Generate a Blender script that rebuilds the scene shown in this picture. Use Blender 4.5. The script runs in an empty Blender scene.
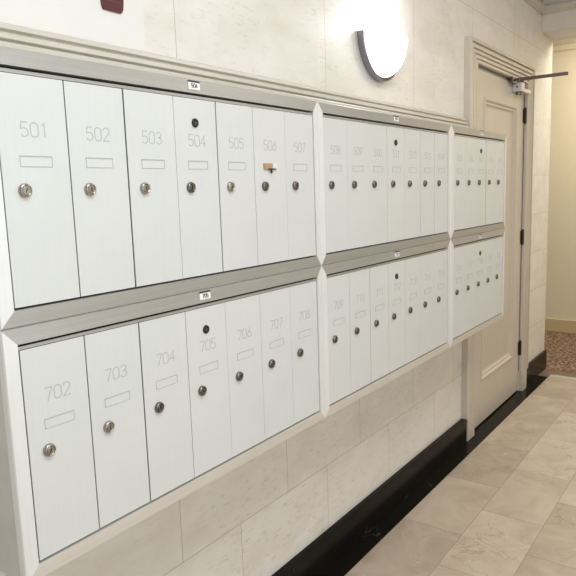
import bpy, bmesh, math, random
from mathutils import Vector, Matrix
random.seed(7)
S = bpy.context.scene
COL = S.collection

# ---------------------------------------------------------------- camera
cam_d = bpy.data.cameras.new('camera'); cam = bpy.data.objects.new('camera', cam_d); COL.objects.link(cam)
cam.location = (-0.6173, -1.0542, 1.4868)
cam.rotation_euler = (1.422309, 0.0325014, -0.946473)
cam_d.sensor_width = 36.0; cam_d.lens = 635.481 / 576 * 36.0
cam_d.clip_start = 0.02
S.camera = cam

# ---------------------------------------------------------------- world, lights, exposure
w = bpy.data.worlds.new('world'); S.world = w; w.use_nodes = True
w.node_tree.nodes['Background'].inputs[0].default_value = (1.0, 0.96, 0.9, 1)
w.node_tree.nodes['Background'].inputs[1].default_value = 0.15

YO_W = -2.45   # depth of the fill light added in front of the mailboxes
def area(name, loc, size, power, color, rot=(0, 0, 0)):
    l = bpy.data.lights.new(name, 'AREA'); l.shape = 'RECTANGLE'
    l.size, l.size_y = size; l.energy = power; l.color = color
    o = bpy.data.objects.new(name, l); o.location = loc; o.rotation_euler = rot; COL.objects.link(o)
    return o
area('ceiling_light_near', (-0.1, -1.35, 3.06), (1.6, 1.0), 42, (0.93, 0.97, 1.0))
area('ceiling_light_middle', (2.7, -1.35, 3.06), (1.2, 0.8), 22, (1.0, 0.95, 0.87))
area('ceiling_light_hall', (5.3, -0.6, 2.93), (0.7, 1.6), 40, (1.0, 0.92, 0.78))
area('front_fill', (-0.1, YO_W, 1.45), (3.2, 1.9), 19, (0.90, 0.96, 1.0), (math.radians(90), 0, 0))  # unseen fill brightening the mailbox fronts; no window on that side
S.view_settings.view_transform = 'Standard'
S.view_settings.look = 'None'
S.view_settings.exposure = 0.12
S.view_settings.gamma = 1.0
S.view_settings.use_curve_mapping = False

# ---------------------------------------------------------------- material helpers
class NT:
    def __init__(s, name):
        s.m = bpy.data.materials.new(name); s.m.use_nodes = True
        s.t = s.m.node_tree; s.b = s.t.nodes['Principled BSDF']
    def n(s, typ, **kw):
        x = s.t.nodes.new(typ)
        for k, v in kw.items(): setattr(x, k, v)
        return x
    def L(s, a, b): s.t.links.new(a, b)
    def put(s, sock, v):
        if hasattr(v, 'is_output') or isinstance(v, bpy.types.NodeSocket): s.L(v, sock)
        else: sock.default_value = v
    def math(s, op, a, b=0.0, c=None):
        x = s.n('ShaderNodeMath', operation=op); s.put(x.inputs[0], a); s.put(x.inputs[1], b)
        if c is not None: s.put(x.inputs[2], c)
        return x.outputs[0]
    def coords(s):
        tc = s.n('ShaderNodeTexCoord'); return tc.outputs['Object']
    def sep(s, v):
        x = s.n('ShaderNodeSeparateXYZ'); s.L(v, x.inputs[0]); return x.outputs
    def scale(s, v, sc, off=(0, 0, 0)):
        x = s.n('ShaderNodeMapping'); s.L(v, x.inputs[0]); x.inputs['Scale'].default_value = sc; x.inputs['Location'].default_value = off
        return x.outputs[0]
    def noise(s, v, sc, detail=4, rough=.55, dist=0.0):
        x = s.n('ShaderNodeTexNoise'); s.L(v, x.inputs['Vector']); x.inputs['Scale'].default_value = sc
        x.inputs['Detail'].default_value = detail; x.inputs['Roughness'].default_value = rough; x.inputs['Distortion'].default_value = dist
        return x.outputs['Fac']
    def ramp(s, f, stops):
        x = s.n('ShaderNodeValToRGB'); s.L(f, x.inputs[0]); e = x.color_ramp.elements
        while len(e) < len(stops): e.new(0.5)
        for i, (p, c) in enumerate(stops):
            e[i].position = p; e[i].color = (*c, 1) if len(c) == 3 else c
        return x.outputs[0]
    def mix(s, f, a, b, blend='MIX'):
        x = s.n('ShaderNodeMix', data_type='RGBA', blend_type=blend)
        s.put(x.inputs['Factor'], f)
        for k, v in ((6, a), (7, b)):
            if isinstance(v, tuple): x.inputs[k].default_value = (*v, 1) if len(v) == 3 else v
            else: s.L(v, x.inputs[k])
        return x.outputs[2]
    def bump(s, h, strength=.2, dist=.01):
        x = s.n('ShaderNodeBump'); s.L(h, x.inputs['Height']); x.inputs['Strength'].default_value = strength; x.inputs['Distance'].default_value = dist
        s.L(x.outputs[0], s.b.inputs['Normal'])
    def set(s, **kw):
        for k, v in kw.items():
            s.put(s.b.inputs[k.replace('_', ' ')], (*v, 1) if isinstance(v, tuple) and len(v) == 3 else v)
    def tiles(s, a, b, a0, b0, la, hb, off, wid):
        """running-bond joints: returns (joint mask, random value per tile)"""
        rowf = s.math('DIVIDE', s.math('SUBTRACT', b, b0), hb); row = s.math('FLOOR', rowf)
        par = s.math('FLOORED_MODULO', row, 2.0)
        u = s.math('DIVIDE', s.math('SUBTRACT', s.math('SUBTRACT', a, a0), s.math('MULTIPLY', par, off)), la)
        col = s.math('FLOOR', u)
        fu = s.math('SUBTRACT', u, col); fv = s.math('SUBTRACT', rowf, row)
        du = s.math('MULTIPLY', s.math('MINIMUM', fu, s.math('SUBTRACT', 1.0, fu)), la)
        dv = s.math('MULTIPLY', s.math('MINIMUM', fv, s.math('SUBTRACT', 1.0, fv)), hb)
        mask = s.math('LESS_THAN', s.math('MINIMUM', du, dv), wid)
        cx = s.n('ShaderNodeCombineXYZ'); s.L(col, cx.inputs[0]); s.L(row, cx.inputs[1])
        wn = s.n('ShaderNodeTexWhiteNoise', noise_dimensions='3D'); s.L(cx.outputs[0], wn.inputs[0])
        return mask, wn.outputs['Value'], wn.outputs['Color']

def plain(name, col, rough=.5, metal=0.0, noise=0.0, spec=.5):
    m = NT(name)
    if noise:
        f = m.noise(m.coords(), 14, 3)
        c = m.ramp(f, [(.3, tuple(x * (1 - noise) for x in col)), (.7, tuple(min(1, x * (1 + noise)) for x in col))])
        m.set(Base_Color=c)
    else: m.set(Base_Color=col)
    m.set(Roughness=rough, Metallic=metal); m.b.inputs['Specular IOR Level'].default_value = spec
    return m.m

def travertine():
    m = NT('travertine'); co = m.coords(); x, y, z = m.sep(co)
    lowm, rnd, rc = m.tiles(x, z, 0.59, 0.418, 0.53, 0.285, 0.265, 0.0014)
    hi, rnd2, rc2 = m.tiles(x, z, 0.68, 2.45, 0.76, 0.76, 0.0, 0.0014)
    up = m.math('GREATER_THAN', z, 1.75)
    joint = m.math('ADD', m.math('MULTIPLY', hi, up), m.math('MULTIPLY', lowm, m.math('SUBTRACT', 1.0, up)))
    rr = m.n('ShaderNodeVectorMath', operation='MULTIPLY_ADD'); m.L(rc, rr.inputs[0]); rr.inputs[1].default_value = (7, 7, 7); m.L(co, rr.inputs[2])
    cloud = m.noise(m.scale(rr.outputs[0], (1.6, 1, 3.2)), 2.6, 5, .6, .4)
    base = m.ramp(cloud, [(.3, (.72, .69, .625)), (.52, (.785, .765, .715)), (.75, (.83, .815, .775))])
    pits = m.noise(m.scale(rr.outputs[0], (14, 14, 60)), 1.6, 6, .68)
    reg = m.ramp(m.noise(co, 2.3, 2), [(.36, (.15, .15, .15)), (.56, (1, 1, 1))])
    pm = m.ramp(pits, [(.56, (0, 0, 0)), (.64, (1, 1, 1))])
    pf = m.math('MULTIPLY', m.math('MULTIPLY', pm, reg), .42)
    c = m.mix(pf, base, (.46, .43, .36))
    c = m.mix(m.math('MULTIPLY', m.math('SUBTRACT', rnd, .5), .10), c, (.55, .5, .4))
    c = m.mix(m.math('MULTIPLY', joint, .68), c, (.36, .33, .27))
    m.set(Base_Color=c, Roughness=.42)
    m.bump(m.math('SUBTRACT', m.math('MULTIPLY', pf, -1.0), joint), .25, .002)
    return m.m

def marble_floor():
    m = NT('beige_marble'); co = m.coords(); x, y, z = m.sep(co)
    joint, rnd, rc = m.tiles(x, y, 2.13, 0.145, 0.52, 0.273, -0.26, 0.0012)
    rr = m.n('ShaderNodeVectorMath', operation='MULTIPLY_ADD'); m.L(rc, rr.inputs[0]); rr.inputs[1].default_value = (9, 9, 9); m.L(co, rr.inputs[2])
    p = rr.outputs[0]
    cloud = m.noise(p, 4.5, 6, .62, .8)
    base = m.ramp(cloud, [(.28, (.50, .42, .34)), (.5, (.60, .515, .425)), (.72, (.68, .60, .515))])
    tint = m.ramp(rnd, [(0.0, (.74, .72, .69)), (.5, (.95, .94, .93)), (1.0, (1.0, 1.0, 1.0))])
    base = m.mix(1.0, base, tint, 'MULTIPLY')
    v = m.noise(p, 2.1, 7, .6, 1.3)
    vein = m.ramp(m.math('ABSOLUTE', m.math('SUBTRACT', v, .5)), [(0.0, (1, 1, 1)), (.010, (0, 0, 0))])
    base = m.mix(m.math('MULTIPLY', m.math('MULTIPLY', vein, m.ramp(m.noise(p, 1.7, 2), [(.45, (0, 0, 0)), (.6, (1, 1, 1))])), .5), base, (.26, .20, .14))
    v2 = m.noise(p, 30, 3, .7)
    base = m.mix(m.math('MULTIPLY', m.ramp(v2, [(.64, (0, 0, 0)), (.72, (1, 1, 1))]), .35), base, (.8, .74, .64))
    base = m.mix(m.math('MULTIPLY', joint, .75), base, (.22, .17, .12))
    m.set(Base_Color=base, Roughness=.2)
    return m.m

def black_marble():
    m = NT('black_marble'); co = m.coords()
    v = m.noise(m.scale(co, (1.2, 3, 2)), 2.2, 6, .6, 1.6)
    vein = m.ramp(m.math('ABSOLUTE', m.math('SUBTRACT', v, .5)), [(0.0, (1, 1, 1)), (.0035, (0, 0, 0))])
    gate = m.ramp(m.noise(co, 3.1, 2), [(.58, (0, 0, 0)), (.64, (1, 1, 1))])
    c = m.mix(m.math('MULTIPLY', m.math('MULTIPLY', vein, gate), .35), (.010, .009, .008), (.5, .47, .42))
    m.set(Base_Color=c, Roughness=.16)
    m.b.inputs['Specular IOR Level'].default_value = .07
    return m.m

def carpet():
    m = NT('carpet'); co = m.coords()
    f = m.noise(m.scale(co, (1, 1, 1)), 38, 4, .75, .5)
    c = m.ramp(f, [(.40, (.08, .045, .026)), (.5, (.19, .115, .07)), (.60, (.46, .31, .20))])
    m.set(Base_Color=c, Roughness=.95); m.bump(f, .6, .01)
    return m.m

def brushed(name, col, axis, metal, rough, aniso=.0, amount=.06):
    m = NT(name); co = m.coords()
    sc = [260, 260, 260]; sc[axis] = 4
    f = m.noise(m.scale(co, tuple(sc)), 1.0, 3, .6)
    g = m.noise(co, 5, 3)
    c = m.ramp(f, [(.3, tuple(x * (1 - amount) for x in col)), (.7, tuple(min(1, x * (1 + amount)) for x in col))])
    c = m.mix(m.math('MULTIPLY', m.ramp(g, [(.35, (0, 0, 0)), (.8, (1, 1, 1))]), .25), c, tuple(x * .86 for x in col))
    m.set(Base_Color=c, Metallic=metal, Roughness=rough)
    if aniso:
        m.b.inputs['Anisotropic'].default_value = aniso
        t = m.n('ShaderNodeTangent'); t.direction_type = 'RADIAL'; t.axis = 'XYZ'[axis]
        m.L(t.outputs[0], m.b.inputs['Tangent'])
    m.bump(f, .04, .001)
    return m.m

def emis(name, col, strength):
    m = NT(name); m.set(Base_Color=(.9, .9, .9), Roughness=.4)
    m.b.inputs['Emission Color'].default_value = (*col, 1); m.b.inputs['Emission Strength'].default_value = strength
    return m.m

M = dict(
    wall=travertine(), floor=marble_floor(), black=black_marble(), carpet=carpet(),
    paint=plain('beige_paint', (.60, .55, .475), .35, noise=.02),
    mould=plain('moulding_paint', (.60, .565, .50), .38, noise=.03),
    white=plain('white_plaster', (.72, .69, .64), .6, noise=.02),
    ceil=plain('ceiling_plaster', (.50, .44, .38), .7, noise=.03),
    yellow=plain('yellow_plaster', (.80, .715, .52), .6, noise=.015),
    yellowtrim=plain('yellow_trim_paint', (.62, .50, .28), .5),
    thresh=plain('taupe_stone', (.17, .13, .095), .4, noise=.1),
    door=brushed('door_aluminium', (.70, .728, .73), 2, .10, .45, 0, .018),
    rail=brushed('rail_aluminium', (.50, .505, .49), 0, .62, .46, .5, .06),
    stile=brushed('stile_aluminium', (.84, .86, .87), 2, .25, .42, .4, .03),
    lowrail_lit=brushed('lower_rail_lit', (.74, .72, .67), 0, .4, .42, .4, .05),  # rail metal lightened: reflected light put into its colour
    dark=plain('gap_shade', (.02, .02, .02), .8),
    side=plain('side_metal', (.64, .63, .60), .5, .2, noise=.05),
    nickel=plain('nickel', (.40, .38, .34), .28, 1.0, noise=.1),
    nickel2=plain('aged_nickel', (.20, .19, .175), .26, 1.0),
    blackmetal=plain('black_metal', (.012, .012, .012), .35),
    engrave=plain('engraved_line', (.47, .485, .49), .6),
    card=plain('card', (.78, .80, .80), .45),
    paper=plain('label_paper', (.88, .88, .87), .6),
    ink=plain('label_ink', (.03, .03, .03), .6),
    tan=plain('tan_tape', (.45, .31, .15), .5, noise=.25),
    maroon=plain('maroon', (.075, .012, .016), .4, noise=.3),
    pink=plain('maroon_light', (.14, .035, .038), .4),
    bronze=plain('hinge_bronze', (.05, .035, .025), .4, .6),
    chrome=plain('chrome', (.25, .25, .28), .22, 1.0),
    closer=plain('closer_silver', (.62, .62, .64), .35, .4),
    arm=plain('closer_arm', (.10, .065, .055), .3, .5),
    glass=emis('frosted_glass', (.95, .97, 1), 5.0),
    bulb=emis('bulb', (1, .97, .93), 6.0),
    sign=plain('sign_white', (.78, .77, .75), .5, noise=.01),
    grey=plain('sign_grey', (.55, .55, .56), .5),
)

# ---------------------------------------------------------------- mesh helpers
def link(name, bm, mats, parent=None, smooth=False):
    me = bpy.data.meshes.new(name); bmesh.ops.recalc_face_normals(bm, faces=bm.faces); bm.to_mesh(me); bm.free()
    for m in (mats if isinstance(mats, (list, tuple)) else [mats]): me.materials.append(m)
    if smooth:
        for p in me.polygons: p.use_smooth = True
    o = bpy.data.objects.new(name, me); COL.objects.link(o)
    if parent: o.parent = parent
    return o

def box(bm, x0, x1, y0, y1, z0, z1, mi=0, bev=0.0):
    vs = [bm.verts.new((x, y, z)) for x in (x0, x1) for y in (y0, y1) for z in (z0, z1)]
    fs = [(0, 1, 3, 2), (4, 6, 7, 5), (0, 4, 5, 1), (2, 3, 7, 6), (0, 2, 6, 4), (1, 5, 7, 3)]
    F = [bm.faces.new([vs[i] for i in f]) for f in fs]
    for f in F: f.material_index = mi
    if bev:
        ed = list({e for f in F for e in f.edges})
        r = bmesh.ops.bevel(bm, geom=ed, offset=bev, segments=2, profile=.7, affect='EDGES')
        for f in r['faces']: f.material_index = mi
    return F

def sweep(bm, sections, mi=0, cap=True):
    """sections: list of equal-length closed loops of points"""
    rings = [[bm.verts.new(p) for p in s] for s in sections]
    n = len(rings[0])
    for a, b in zip(rings, rings[1:]):
        for i in range(n):
            f = bm.faces.new((a[i], a[(i + 1) % n], b[(i + 1) % n], b[i])); f.material_index = mi
    if cap:
        for r in (rings[0], rings[-1]):
            f = bm.faces.new(r); f.material_index = mi

def lathe_y(bm, cx, cz, prof, n=24, mi=0):
    """prof: (radius, y) pairs, axis along y"""
    rings = []
    for r, y in prof:
        rings.append([bm.verts.new((cx + r * math.cos(2 * math.pi * k / n), y, cz + r * math.sin(2 * math.pi * k / n))) for k in range(n)])
    for a, b in zip(rings, rings[1:]):
        for i in range(n):
            f = bm.faces.new((a[i], a[(i + 1) % n], b[(i + 1) % n], b[i])); f.material_index = mi; f.smooth = True
    f = bm.faces.new(rings[-1]); f.material_index = mi
    f = bm.faces.new(rings[0]); f.material_index = mi

def structure(o, label=None):
    o['kind'] = 'structure'
    if label: o['label'] = label
    return o

def thing(name, label, cat, loc=(0, 0, 0), group=None):
    o = bpy.data.objects.new(name, None); COL.objects.link(o); o.location = loc; o.empty_display_size = .05
    o['label'] = label; o['category'] = cat
    if group: o['group'] = group
    return o

def tag(o, label, cat, group=None):
    o['label'] = label; o['category'] = cat
    if group: o['group'] = group
    return o

# ---------------------------------------------------------------- dimensions
W = 0.24            # face of the mailbox wall
XE = 4.69           # where that wall ends
XB0, XB1, ZB = 4.37, 4.72, 2.57   # beam across the hall
ZC = 3.10
XY = 6.10           # yellow wall
YO = -2.5           # opposite wall
XBK = -3.2
DX0, DX1, DZ = 2.998, 3.985, 2.165   # door opening

# ---------------------------------------------------------------- setting
bm = bmesh.new()
box(bm, XBK, DX0, W, W + .2, 0, ZC + .2)
box(bm, DX1, XE, W, W + .2, 0, ZC + .2)
box(bm, DX0, DX1, W, W + .2, DZ, ZC + .2)
structure(link('wall_left', bm, M['wall']), 'polished cream travertine wall behind the mailboxes')

bm = bmesh.new(); box(bm, XBK, XE, YO - .2, YO, 0, ZC + .2)
structure(link('wall_right', bm, M['white']), 'plain wall of the lobby facing the mailboxes')
bm = bmesh.new(); box(bm, XBK - .2, XBK, YO - .2, W + .2, 0, ZC + .2)
structure(link('wall_back', bm, M['white']), 'plain wall at the near end of the lobby')
bm = bmesh.new(); box(bm, XY, XY + .2, YO - 1, 2.2, 0, 3.05)
structure(link('wall_far', bm, M['yellow']), 'yellow painted wall at the far end beyond the beam')

bm = bmesh.new(); box(bm, XBK, 4.53, YO, 0.145, -.05, 0)
structure(link('floor', bm, M['floor']), 'beige marble tile floor')
bm = bmesh.new(); box(bm, XBK, 4.44, 0.145, W + .06, -.05, 0.0005)
structure(link('floor_border', bm, M['black']), 'black polished marble border strip along the wall')
bm = bmesh.new(); box(bm, 4.53, 4.64, YO, W + .06, -.05, 0.002); box(bm, 4.44, 4.53, 0.145, W + .06, -.05, 0.002)
structure(link('trim_1', bm, M['thresh']), 'taupe stone threshold strip between marble and carpet')
bm = bmesh.new(); box(bm, 4.64, XY, YO - 1, 2.2, -.05, 0.004)
structure(link('floor_carpet', bm, M['carpet']), 'brown mottled carpet beyond the beam')

bm = bmesh.new(); box(bm, XBK, XB0, YO, W, ZC, ZC + .1)
structure(link('ceiling', bm, M['ceil']), 'taupe plaster ceiling')
bm = bmesh.new(); box(bm, XB1, XY, YO - 1, 2.2, 2.95, 3.05)
structure(link('ceiling_hall', bm, M['white']), 'pale ceiling over the carpeted hall')
bm = bmesh.new(); box(bm, XB0, XB1, YO, W, ZB, ZC + .2, bev=.003)
structure(link('beam', bm, M['white']), 'plaster beam crossing the hall at the end of the wall')

# black marble baseboard
bm = bmesh.new(); box(bm, XBK, 2.874, W - .02, W, 0, .152, bev=.002)
box(bm, 4.09, XE, W - .02, W, 0, .152, bev=.002)
structure(link('baseboard_left', bm, M['black']), 'black marble baseboard under the travertine wall')
bm = bmesh.new(); box(bm, XY - .018, XY, YO - 1, 2.2, 0.004, .13, bev=.003)
structure(link('baseboard_far', bm, M['yellowtrim']), 'tan painted baseboard of the yellow wall')

# crown mouldings
def crown(bm, pts, x0, x1, along='x', mi=0):
    if along == 'x': sweep(bm, [[(x0, y, z) for y, z in pts], [(x1, y, z) for y, z in pts]], mi)
    else: sweep(bm, [[(x, x0, z) for x, z in pts], [(x, x1, z) for x, z in pts]], mi)
bm = bmesh.new()
prof = [(0, 2.690), (.012, 2.690), (.012, 2.700), (.020, 2.704), (.020, 2.712), (.034, 2.722), (.034, 2.740), (.026, 2.748), (0, 2.748)]
crown(bm, [(W - a, z) for a, z in prof], XBK, XB0, 'x')
crown(bm, [(XB0 - a, z) for a, z in prof], YO, W, 'y')
structure(link('trim_2', bm, M['mould']), 'thin moulding round the top of the travertine wall and beam')
bm = bmesh.new(); box(bm, XBK, XB0, W - .004, W, 2.745, ZC)
structure(link('frieze', bm, M['ceil']), 'taupe painted frieze above the thin moulding')
bm = bmesh.new()
crown(bm, [(XY - a, z) for a, z in [(0, 2.745), (.012, 2.745), (.018, 2.76), (.018, 2.80), (.03, 2.805), (.05, 2.84), (.09, 2.90), (.09, 2.95), (0, 2.95)]], YO - 1, 2.2, 'y')
structure(link('trim_3', bm, M['yellow']), 'crown moulding of the yellow wall')

# reeded horizontal moulding above the mailboxes
bm = bmesh.new()
prof = [(0, 1.760), (.045, 1.760), (.045, 1.806), (.041, 1.811), (.028, 1.813), (.028, 1.816), (.038, 1.819), (.037, 1.829), (.032, 1.832), (.020, 1.834), (.020, 1.838), (.028, 1.841), (.026, 1.850), (.018, 1.855), (0, 1.855)]
crown(bm, [(W - a, z) for a, z in prof], XBK, 2.80, 'x')
structure(link('trim_4', bm, M['mould']), 'reeded moulding running along the wall above the mailboxes')

# door casing: stepped reeds
def casing_loop(t):
    """t = distance from opening 0..1 -> list of (t, y)"""
    return [(0, W + .01), (0, .222), (.03, .217), (.14, .217), (.16, .226), (.19, .226), (.21, .216), (.33, .215), (.35, .224), (.39, .224), (.41, .213), (.52, .212), (.54, .222), (.58, .222), (.60, .210), (.74, .209), (.77, .218), (.81, .218), (.83, .203), (.98, .203), (1, .206), (1, W)]
bm = bmesh.new()
CP = casing_loop(0)
wl, wr, wt = .161, .108, .120
def pt(t, y, corner):
    if corner == 'bl': return (DX0 - t * wl, y, .152)
    if corner == 'tl': return (DX0 - t * wl, y, DZ + t * wt)
    if corner == 'tr': return (DX1 + t * wr, y, DZ + t * wt)
    return (DX1 + t * wr, y, .152)
sweep(bm, [[pt(t, y, c) for t, y in CP] for c in ('bl', 'tl', 'tr', 'br')])
# plinth blocks and stop behind the leaf
box(bm, DX0 - wl + .045, DX0 - .002, .216, W, 0.0, .153, bev=.001)
box(bm, DX1 + .002, DX1 + wr - .004, .213, W, 0.0, .153, bev=.001)
box(bm, DX0, DX0 + .02, W + .045, W + .12, 0, DZ); box(bm, DX1 - .02, DX1, W + .045, W + .12, 0, DZ); box(bm, DX0, DX1, W + .045, W + .12, DZ - .03, DZ); box(bm, DX0, DX1, W + .012, W + .05, DZ - .014, DZ)
structure(link('trim_5', bm, M['paint']), 'beige reeded door casing with plinth blocks')

# door leaf with one long recessed panel
bm = bmesh.new()
lx0, lx1, lz0, lz1, yf = DX0 + .008, DX1 - .004, .012, DZ - .018, W + .003
px0, px1, pz0, pz1 = 3.165, 3.815, .285, 2.005
def ring(x0, x1, z0, z1, y): return [(x0, y, z0), (x1, y, z0), (x1, y, z1), (x0, y, z1)]
rings = [ring(lx0, lx1, lz0, lz1, yf + .04), ring(lx0, lx1, lz0, lz1, yf)]
for ins, y in ((0, yf), (.004, yf - .006), (.014, yf - .007), (.020, yf - .002), (.026, yf + .004), (.034, yf + .003), (.046, yf + .012), (.056, yf + .014)):
    rings.append(ring(px0 + ins, px1 - ins, pz0 + ins, pz1 - ins, y))
sweep(bm, rings)
door = structure(link('door_1', bm, M['paint']), 'beige painted door with one long recessed panel')
for hz in (1.957, 1.125, .325):
    bm = bmesh.new()
    sweep(bm, [[(DX1 - .004 + .009 * math.cos(a * math.pi / 5), W - .006 + .009 * math.sin(a * math.pi / 5), z) for a in range(10)] for z in (hz - .048, hz + .048)])
    box(bm, DX1 - .03, DX1 + .0, W - .002, W + .003, hz - .045, hz + .045)
    for s in (-1, 1):
        sweep(bm, [[(DX1 - .004 + .006 * math.cos(a * math.pi / 5), W - .006 + .006 * math.sin(a * math.pi / 5), z) for a in range(10)] for z in (hz + s * .048, hz + s * .055)])
    link('hinge', bm, M['bronze'], door)

# ---------------------------------------------------------------- mailbox units
P = 0.14
def digit(ch):
    """strokes of engraved numerals in a 1 x 2 cell"""
    def arc(cx, cy, rx, ry, a0, a1, n=10):
        return [(cx + rx * math.cos(math.radians(a0 + (a1 - a0) * i / n)), cy + ry * math.sin(math.radians(a0 + (a1 - a0) * i / n))) for i in range(n + 1)]
    return {
        '0': [arc(.5, 1.5, .5, .5, 0, 180) + arc(.5, .5, .5, .5, 180, 360) + [(1, 1.5)]],
        '1': [[(.2, 1.6), (.55, 2), (.55, 0)]],
        '2': [arc(.5, 1.5, .5, .5, 170, -30) + [(0, 0), (1, 0)]],
        '3': [arc(.5, 1.52, .46, .48, 160, -90) + arc(.5, .54, .5, .52, 90, -160)],
        '4': [[(.75, 0), (.75, 2), (0, .6), (1, .6)]],
        '5': [[(.95, 2), (.12, 2), (.08, 1.1)] + arc(.48, .62, .5, .6, 130, -150)],
        '6': [[(.8, 2), (.12, .95)] + arc(.5, .6, .5, .6, 150, 510, 16)],
        '7': [[(0, 2), (1, 2), (.35, 0)]],
        '8': [arc(.5, 1.5, .42, .48, -90, 270, 14), arc(.5, .54, .5, .52, 90, 450, 14)],
        '9': [arc(.5, 1.4, .5, .6, -30, 330, 16) + [(.88, 1.05), (.2, 0)]],
        'A': [[(0, 0), (.5, 2), (1, 0)], [(.2, .7), (.8, .7)]],
    }[ch]

def write(bm, text, cx, cz, y, h, sw, mi=0):
    cw = h * .60; pitch = cw * 1.30
    x0 = cx - (pitch * (len(text) - 1) + cw) / 2
    for k, ch in enumerate(text):
        for st in digit(ch):
            P2 = [(x0 + k * pitch + a * cw, cz - h / 2 + b * h / 2) for a, b in st]
            L_, R_ = [], []
            for i, p in enumerate(P2):
                q0 = Vector(P2[max(i - 1, 0)]); q1 = Vector(P2[min(i + 1, len(P2) - 1)])
                if 0 < i < len(P2) - 1:
                    d0 = (Vector(p) - q0).normalized(); d1 = (q1 - Vector(p)).normalized(); d = d0 + d1
                    d = d.normalized() if d.length > .1 else d0
                    k2 = 1 / max(.5, d.dot(d0))
                else: d = (q1 - q0).normalized(); k2 = 1
                nrm = Vector((-d.y, d.x)) * sw / 2 * k2
                L_.append((p[0] + nrm.x, y, p[1] + nrm.y)); R_.append((p[0] - nrm.x, y, p[1] - nrm.y))
            a = [bm.verts.new(q) for q in L_]; b = [bm.verts.new(q) for q in R_]
            a2 = [bm.verts.new((q[0], y + .0006, q[2])) for q in L_]; b2 = [bm.verts.new((q[0], y + .0006, q[2])) for q in R_]
            n = len(a)
            for i in range(n - 1):
                for quad in ((a[i], a[i + 1], b[i + 1], b[i]), (a2[i], a2[i + 1], a[i + 1], a[i]), (b[i], b[i + 1], b2[i + 1], b2[i])):
                    f = bm.faces.new(quad); f.material_index = mi

def lock_mesh(ang, aged):
    bm = bmesh.new()
    lathe_y(bm, 0, 0, [(.0126, .001), (.0126, -.0035), (.0118, -.0060), (.0098, -.0072), (.0092, -.0072), (.0088, -.0052), (.0078, -.0050), (.0076, -.0066), (.0070, -.0072)], 24, 0)
    c, s = math.cos(ang), math.sin(ang)
    q = []
    for a, b in ((-.0045, -.0009), (.0045, -.0009), (.0045, .0009), (-.0045, .0009)): q.append((a * c - b * s, a * s + b * c))
    sweep(bm, [[(x, -.0070, z) for x, z in q], [(x, -.0076, z) for x, z in q]], 1)
    me = bpy.data.meshes.new('lock'); bmesh.ops.recalc_face_normals(bm, faces=bm.faces); bm.to_mesh(me); bm.free()
    me.materials.append(M['nickel2'] if aged else M['nickel']); me.materials.append(M['blackmetal'])
    return me
LOCKS = {(k, a): lock_mesh(math.radians(ang), a) for k, ang in enumerate((90, 70, 115, 20)) for a in (0, 1)}

def slot_mesh():
    bm = bmesh.new(); w2, h2, b = .0325, .0095, .0008
    box(bm, -w2, w2, -.0014, 0, h2 - b, h2 + .0006, 0); box(bm, -w2, w2, -.0010, 0, -h2, -h2 + b, 0)
    box(bm, -w2, -w2 + b, -.0010, 0, -h2 + b, h2 - b, 0); box(bm, w2 - b, w2, -.0010, 0, -h2 + b, h2 - b, 0)
    box(bm, -w2 + b, w2 - b, -.0003, 0, -h2 + b, h2 - b, 1)
    me = bpy.data.meshes.new('name_slot'); bmesh.ops.recalc_face_normals(bm, faces=bm.faces); bm.to_mesh(me); bm.free()
    me.materials.append(M['engrave']); me.materials.append(M['door'])
    return me
SLOT = slot_mesh()

def quad_bar(bm, pts_front, pts_back):
    sweep(bm, [pts_front, pts_back])

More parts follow.
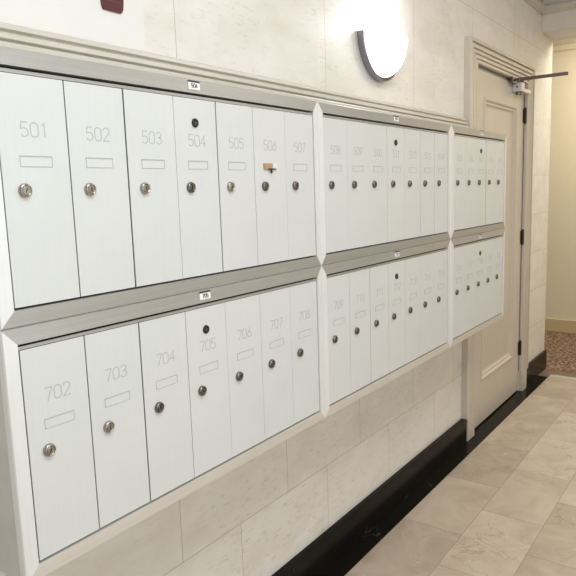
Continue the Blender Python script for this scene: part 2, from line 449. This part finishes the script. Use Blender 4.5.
RAIL = .0315; STRIP = .0125; DH = .412
WIDE, MED, THIN = .0030, .0018, .0009
def unit(x0, nd, ztop, wl_, wr_, first, label, gaps, master, extra, tagtext):
    """x0 = left edge of first door, ztop = top of the doors"""
    t = thing('mailbox_unit', label, 'mailboxes', (x0, 0, ztop), 'aluminium mailbox units mounted on the wall')
    X1 = nd * P; zi1 = STRIP; zi0 = -DH - .0015; zo1 = zi1 + RAIL; zo0 = zi0 - RAIL + (.0 if extra == 'up' else .0)
    g = .0006; back = .010
    # box behind the doors
    bm = bmesh.new()
    xr = X1 + wr_ - .002 if nd == 7 else X1 - .022
    xl = -wl_ + .001
    ov = .0008
    box(bm, xl, xr, .016, W, zo0 + ov, zo1 - ov)
    link('body', bm, [M['side']], t)
    bm = bmesh.new(); box(bm, -.003, X1 + .003, .013, .0155, zi0 - .003, zi1 + .003)
    link('gap_shade_plate', bm, M['dark'], t)  # black sheet standing in for the shade inside the door gaps
    # mitred frame; outer edge set back behind the inner edge
    I = [(-.0030, zi0), (X1 + .0015, zi0), (X1 + .0015, zi1), (-.0030, zi1)]
    O = [(-wl_ + g, zo0 + g), (X1 + wr_ - g, zo0 + g), (X1 + wr_ - g, zo1 - g), (-wl_ + g, zo1 - g)]
    fi, fo, bk = -.003, -.0012, .0158
    for a, b, nm, mt in ((0, 1, 'rail', 'rail'), (1, 2, 'stile', 'stile'), (2, 3, 'rail', 'rail'), (3, 0, 'stile', 'stile')):
        bm = bmesh.new()
        secs = []
        for k in (a, b):
            ix, iz = I[k]; ox, oz = O[k]
            secs.append([(ix, fi, iz), (ix + (ox - ix) * .93, fo, iz + (oz - iz) * .93), (ox, fo + .003, oz), (ox, bk, oz), (ix, bk, iz)])
        sweep(bm, secs)
        if a == 0 and ztop < 1.5: mt = 'lowrail_lit'
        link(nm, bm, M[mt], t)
    # fixed strip over the doors
    bm = bmesh.new(); box(bm, 0, X1, .0015, .0045, .0012, zi1 - .0050, bev=.0006)
    link('header_strip', bm, M['rail'], t)
    for i in range(nd):
        gl = gaps[i] / 2; gr = gaps[i + 1] / 2
        yo = random.choice((0, 0, .0006, .0012)) if gaps[i] > THIN else 0
        bm = bmesh.new(); box(bm, i * P + gl, (i + 1) * P - gr, 0, .003, -DH + .0025, 0, bev=.0006)
        d = link('door', bm, M['door'], t); d.location.y = yo
        lk = bpy.data.objects.new('lock', LOCKS[(random.randrange(4), 0 if (first + i) in (501, 502, 503, 702, 703, 505) else 1)])
        COL.objects.link(lk); lk.parent = d; lk.location = (i * P + .041, 0, -.2015)
        if first + i != 506:
            sl = bpy.data.objects.new('name_slot', SLOT); COL.objects.link(sl); sl.parent = d; sl.location = (i * P + .070, 0, -.150)
        else:
            bm = bmesh.new(); box(bm, i * P + .038, i * P + .076, -.0030, 0, -.158, -.141, bev=.001)
            box(bm, i * P + .054, i * P + .088, -.0055, -.0028, -.158, -.1545, 1)
            box(bm, i * P + .066, i * P + .071, -.0050, -.0028, -.168, -.1545, 1)
            box(bm, i * P + .080, i * P + .098, -.0012, 0, -.156, -.141, 2)
            s = link('torn_tape', bm, [M['tan'], M['arm'], M['card']], d); s['label'] = 'torn tan tape stuck over the name slot'
        bm = bmesh.new(); write(bm, str(first + i), i * P + .071, -.094, -.0004, .0255, .0019)
        link('number', bm, M['engrave'], d)
        if i == master:
            bm = bmesh.new()
            lathe_y(bm, i * P + .0665, -.054, [(.0105, .001), (.0105, -.002), (.0095, -.0035), (.0065, -.0035), (.006, -.002)], 20)
            box(bm, i * P + .0658, i * P + .0672, -.0028, -.0018, -.058, -.050, 1)
            box(bm, i * P + .0625, i * P + .0705, -.0028, -.0018, -.0546, -.0534, 1)
            link('master_lock', bm, [M['blackmetal'], M['nickel']], d)
    # little label on the top rail
    def railpt(f):      # y on sloping rail at fraction f of its height
        return fi + (fo - fi) * f - .0009
    lx = master * P + .0675; zc = zi1 + RAIL * .55
    bm = bmesh.new(); hw = .0185
    yb, yt = railpt(.25), railpt(.85)
    zb_, zt_ = zi1 + RAIL * .25, zi1 + RAIL * .85
    sweep(bm, [[(lx - hw, yb, zb_), (lx + hw, yb, zb_), (lx + hw, yt, zt_), (lx - hw, yt, zt_)],
               [(lx - hw, yb + .0008, zb_), (lx + hw, yb + .0008, zb_), (lx + hw, yt + .0008, zt_), (lx - hw, yt + .0008, zt_)]], 0)
    box(bm, lx - hw, lx + hw, yt - .0006, yt + .001, zt_ - .003, zt_ + .0008, 1)
    write(bm, tagtext, lx, (zb_ + zt_) / 2 - .001, yb - .0006, .009, .0012, 1)
    link('label_plate', bm, [M['paper'], M['ink']], t)
    return t

Z5, Z7 = 1.708, 1.220
G1, G2 = .0547, .0688
X_1, X_2, X_3 = 0.0, 7 * P + G1, 14 * P + G1 + G2
T, D_, N_ = THIN, WIDE, MED
unit(X_1, 7, Z5, .0315, G1 / 2, 501, 'upper row mailbox unit nearest the camera, silver doors 501 to 507', [D_, D_, D_, N_, D_, N_, T, N_], 3, '', '504')
unit(X_2, 7, Z5, G1 / 2, G2 / 2, 508, 'upper row mailbox unit in the middle, seven silver doors from 508, below the wall lamp', [N_, T, N_, T, T, D_, D_, N_], 3, '', '511')
unit(X_3, 5, Z5, G2 / 2, .030, 515, 'upper row mailbox unit farthest away, five silver doors, overlapping the beige door', [N_, T, D_, D_, T, N_], 2, '', '517')
unit(X_1, 7, Z7, .0315, G1 / 2, 702, 'lower row mailbox unit nearest the camera, silver doors 702 to 708', [D_, D_, D_, N_, T, N_, N_, N_], 3, '', '705')
unit(X_2, 7, Z7, G1 / 2, G2 / 2, 709, 'lower row mailbox unit in the middle, seven silver doors from 709', [N_, T, D_, D_, T, T, T, N_], 3, '', '712')
unit(X_3, 5, Z7, G2 / 2, .030, 716, 'lower row mailbox unit farthest away, five silver doors, below the unit beside the door', [N_, T, T, T, T, N_], 2, '', '718')

# ---------------------------------------------------------------- wall lamp
SX, SZ = 1.840, 2.105
sc = thing('wall_sconce', 'glowing white half bowl wall lamp with grey metal rim above the mailboxes', 'wall lamp', (SX, W, SZ))
def ushape(a, b, n=28): return [(a * math.cos(math.pi + math.pi * i / n), b * math.sin(math.pi + math.pi * i / n)) for i in range(n + 1)]
bm = bmesh.new()
o1, o2, o3 = ushape(.172, .172), ushape(.172, .172), ushape(.161, .160)
sweep(bm, [[(x, 0, z) for x, z in o1], [(x, -.030, z) for x, z in o2], [(x, -.033, z) for x, z in ushape(.168, .168)], [(x, -.033, z) for x, z in o3], [(x, -.020, z) for x, z in o3]], 0)
link('backplate', bm, M['chrome'], sc, smooth=False)
bm = bmesh.new(); sweep(bm, [[(x, 0, z) for x, z in ushape(.181, .180)], [(x, -.006, z) for x, z in ushape(.179, .178)]])
link('wall_flange', bm, M['closer'], sc)
bm = bmesh.new()
secs = []
N = 12
for j in range(N + 1):
    th = math.pi / 2 * j / N
    r = math.cos(th); y = -.026 - .088 * math.sin(th)
    r = max(r, .02)
    secs.append([(x, y, z) for x, z in ushape(.152 * r, .157 * r)])
rings = [[bm.verts.new(p) for p in s] for s in secs]
for a, b in zip(rings, rings[1:]):
    for i in range(len(a) - 1): bm.faces.new((a[i], a[i + 1], b[i + 1], b[i]))
g = link('glass_bowl', bm, M['glass'], sc, smooth=True)
md = g.modifiers.new('thickness', 'SOLIDIFY'); md.thickness = .004; md.offset = -1
bm = bmesh.new()
bmesh.ops.create_uvsphere(bm, u_segments=16, v_segments=10, radius=.028, matrix=Matrix.Translation((0, -.075, -.045)) @ Matrix.Diagonal((1.5, 1, 1, 1)))
link('bulb', bm, M['bulb'], sc, smooth=True)
pl = bpy.data.lights.new('lamp_light', 'POINT'); pl.energy = 3.4; pl.color = (.93, .955, 1.0); pl.shadow_soft_size = .07
po = bpy.data.objects.new('lamp_light', pl); po.location = (0.01, -.10, .065); po.parent = sc; COL.objects.link(po)

# ---------------------------------------------------------------- door closer
dc = thing('door_closer', 'silver door closer with its arm sticking out at the top of the beige door', 'door closer', (3.70, W, 2.10))
bm = bmesh.new(); box(bm, 0, .07, -.060, .002, -.014, .042, bev=.006); box(bm, .06, .25, -.050, .002, -.010, .014, bev=.004)
link('body', bm, M['closer'], dc)
bm = bmesh.new(); lathe = []
sweep(bm, [[(.03 + .017 * math.cos(a * math.pi / 8), -.032 + .017 * math.sin(a * math.pi / 8), z) for a in range(16)] for z in (-.034, -.014)])
sweep(bm, [[(.03 + .010 * math.cos(a * math.pi / 8), -.032 + .010 * math.sin(a * math.pi / 8), z) for a in range(16)] for z in (.040, .066)])
link('pivot', bm, M['nickel2'], dc)
def bar(bm, p, q, w_, h_):
    p, q = Vector(p), Vector(q); d = (q - p).normalized(); s = d.cross(Vector((0, 0, 1))).normalized(); u = s.cross(d)
    sweep(bm, [[tuple(c + s * a * w_ / 2 + u * b * h_ / 2) for a, b in ((-1, -1), (1, -1), (1, 1), (-1, 1))] for c in (p, q)])
bm = bmesh.new(); bar(bm, (.03, -.02, .064), (.10, -.315, .074), .014, .020)
link('arm', bm, M['arm'], dc)
bm = bmesh.new(); bar(bm, (.10, -.02, .072), (.115, -.30, .088), .010, .008)
link('forearm', bm, M['closer'], dc)
bm = bmesh.new(); box(bm, -.09, .03, -.030, -.001, .034, .070, bev=.003); box(bm, .10, .19, -.040, -.02, .058, .080, bev=.003)
link('bracket', bm, M['nickel2'], dc)
bm = bmesh.new(); lathe_y(bm, 0, 0, [(.006, 0), (.006, -.002), (.004, -.003)], 12)
sr = link('screw', bm, M['nickel2'], dc); sr.location = (0, -.030, .015); sr.rotation_euler = (0, 0, -math.pi / 2)

# ---------------------------------------------------------------- wall sign
sg = thing('wall_sign', 'white board sign with a dark maroon emblem, resting on the moulding at top left', 'sign', (0, W, 1.855))
bm = bmesh.new(); box(bm, -.75, .563, -.008, 0, 0, .62, bev=.001)
link('board', bm, M['sign'], sg)
bm = bmesh.new()
ex, ez, ew = .462, .081, .034
outline = [(-ew * .86, .0), (ew * .72, .0), (ew * .92, .008), (ew, .03), (ew, .13), (-ew, .13), (-ew, .016), (-ew * .95, .006)]
sweep(bm, [[(ex + a, -.008, ez + b) for a, b in outline], [(ex + a, -.012, ez + b) for a, b in outline]], 0)
for k in range(3):
    box(bm, ex - ew * .7, ex + ew * .7, -.0124, -.012, ez + .022 + k * .03, ez + .026 + k * .03, 1)
link('emblem', bm, [M['maroon'], M['pink']], sg)

bm = bmesh.new()
for k, (a, b_) in enumerate(((.300, .312), (.316, .330), (.335, .347))):
    box(bm, a, b_, -.0086, -.008, .108 + .002 * k, .116 + .002 * k)
link('lettering', bm, M['grey'], sg)
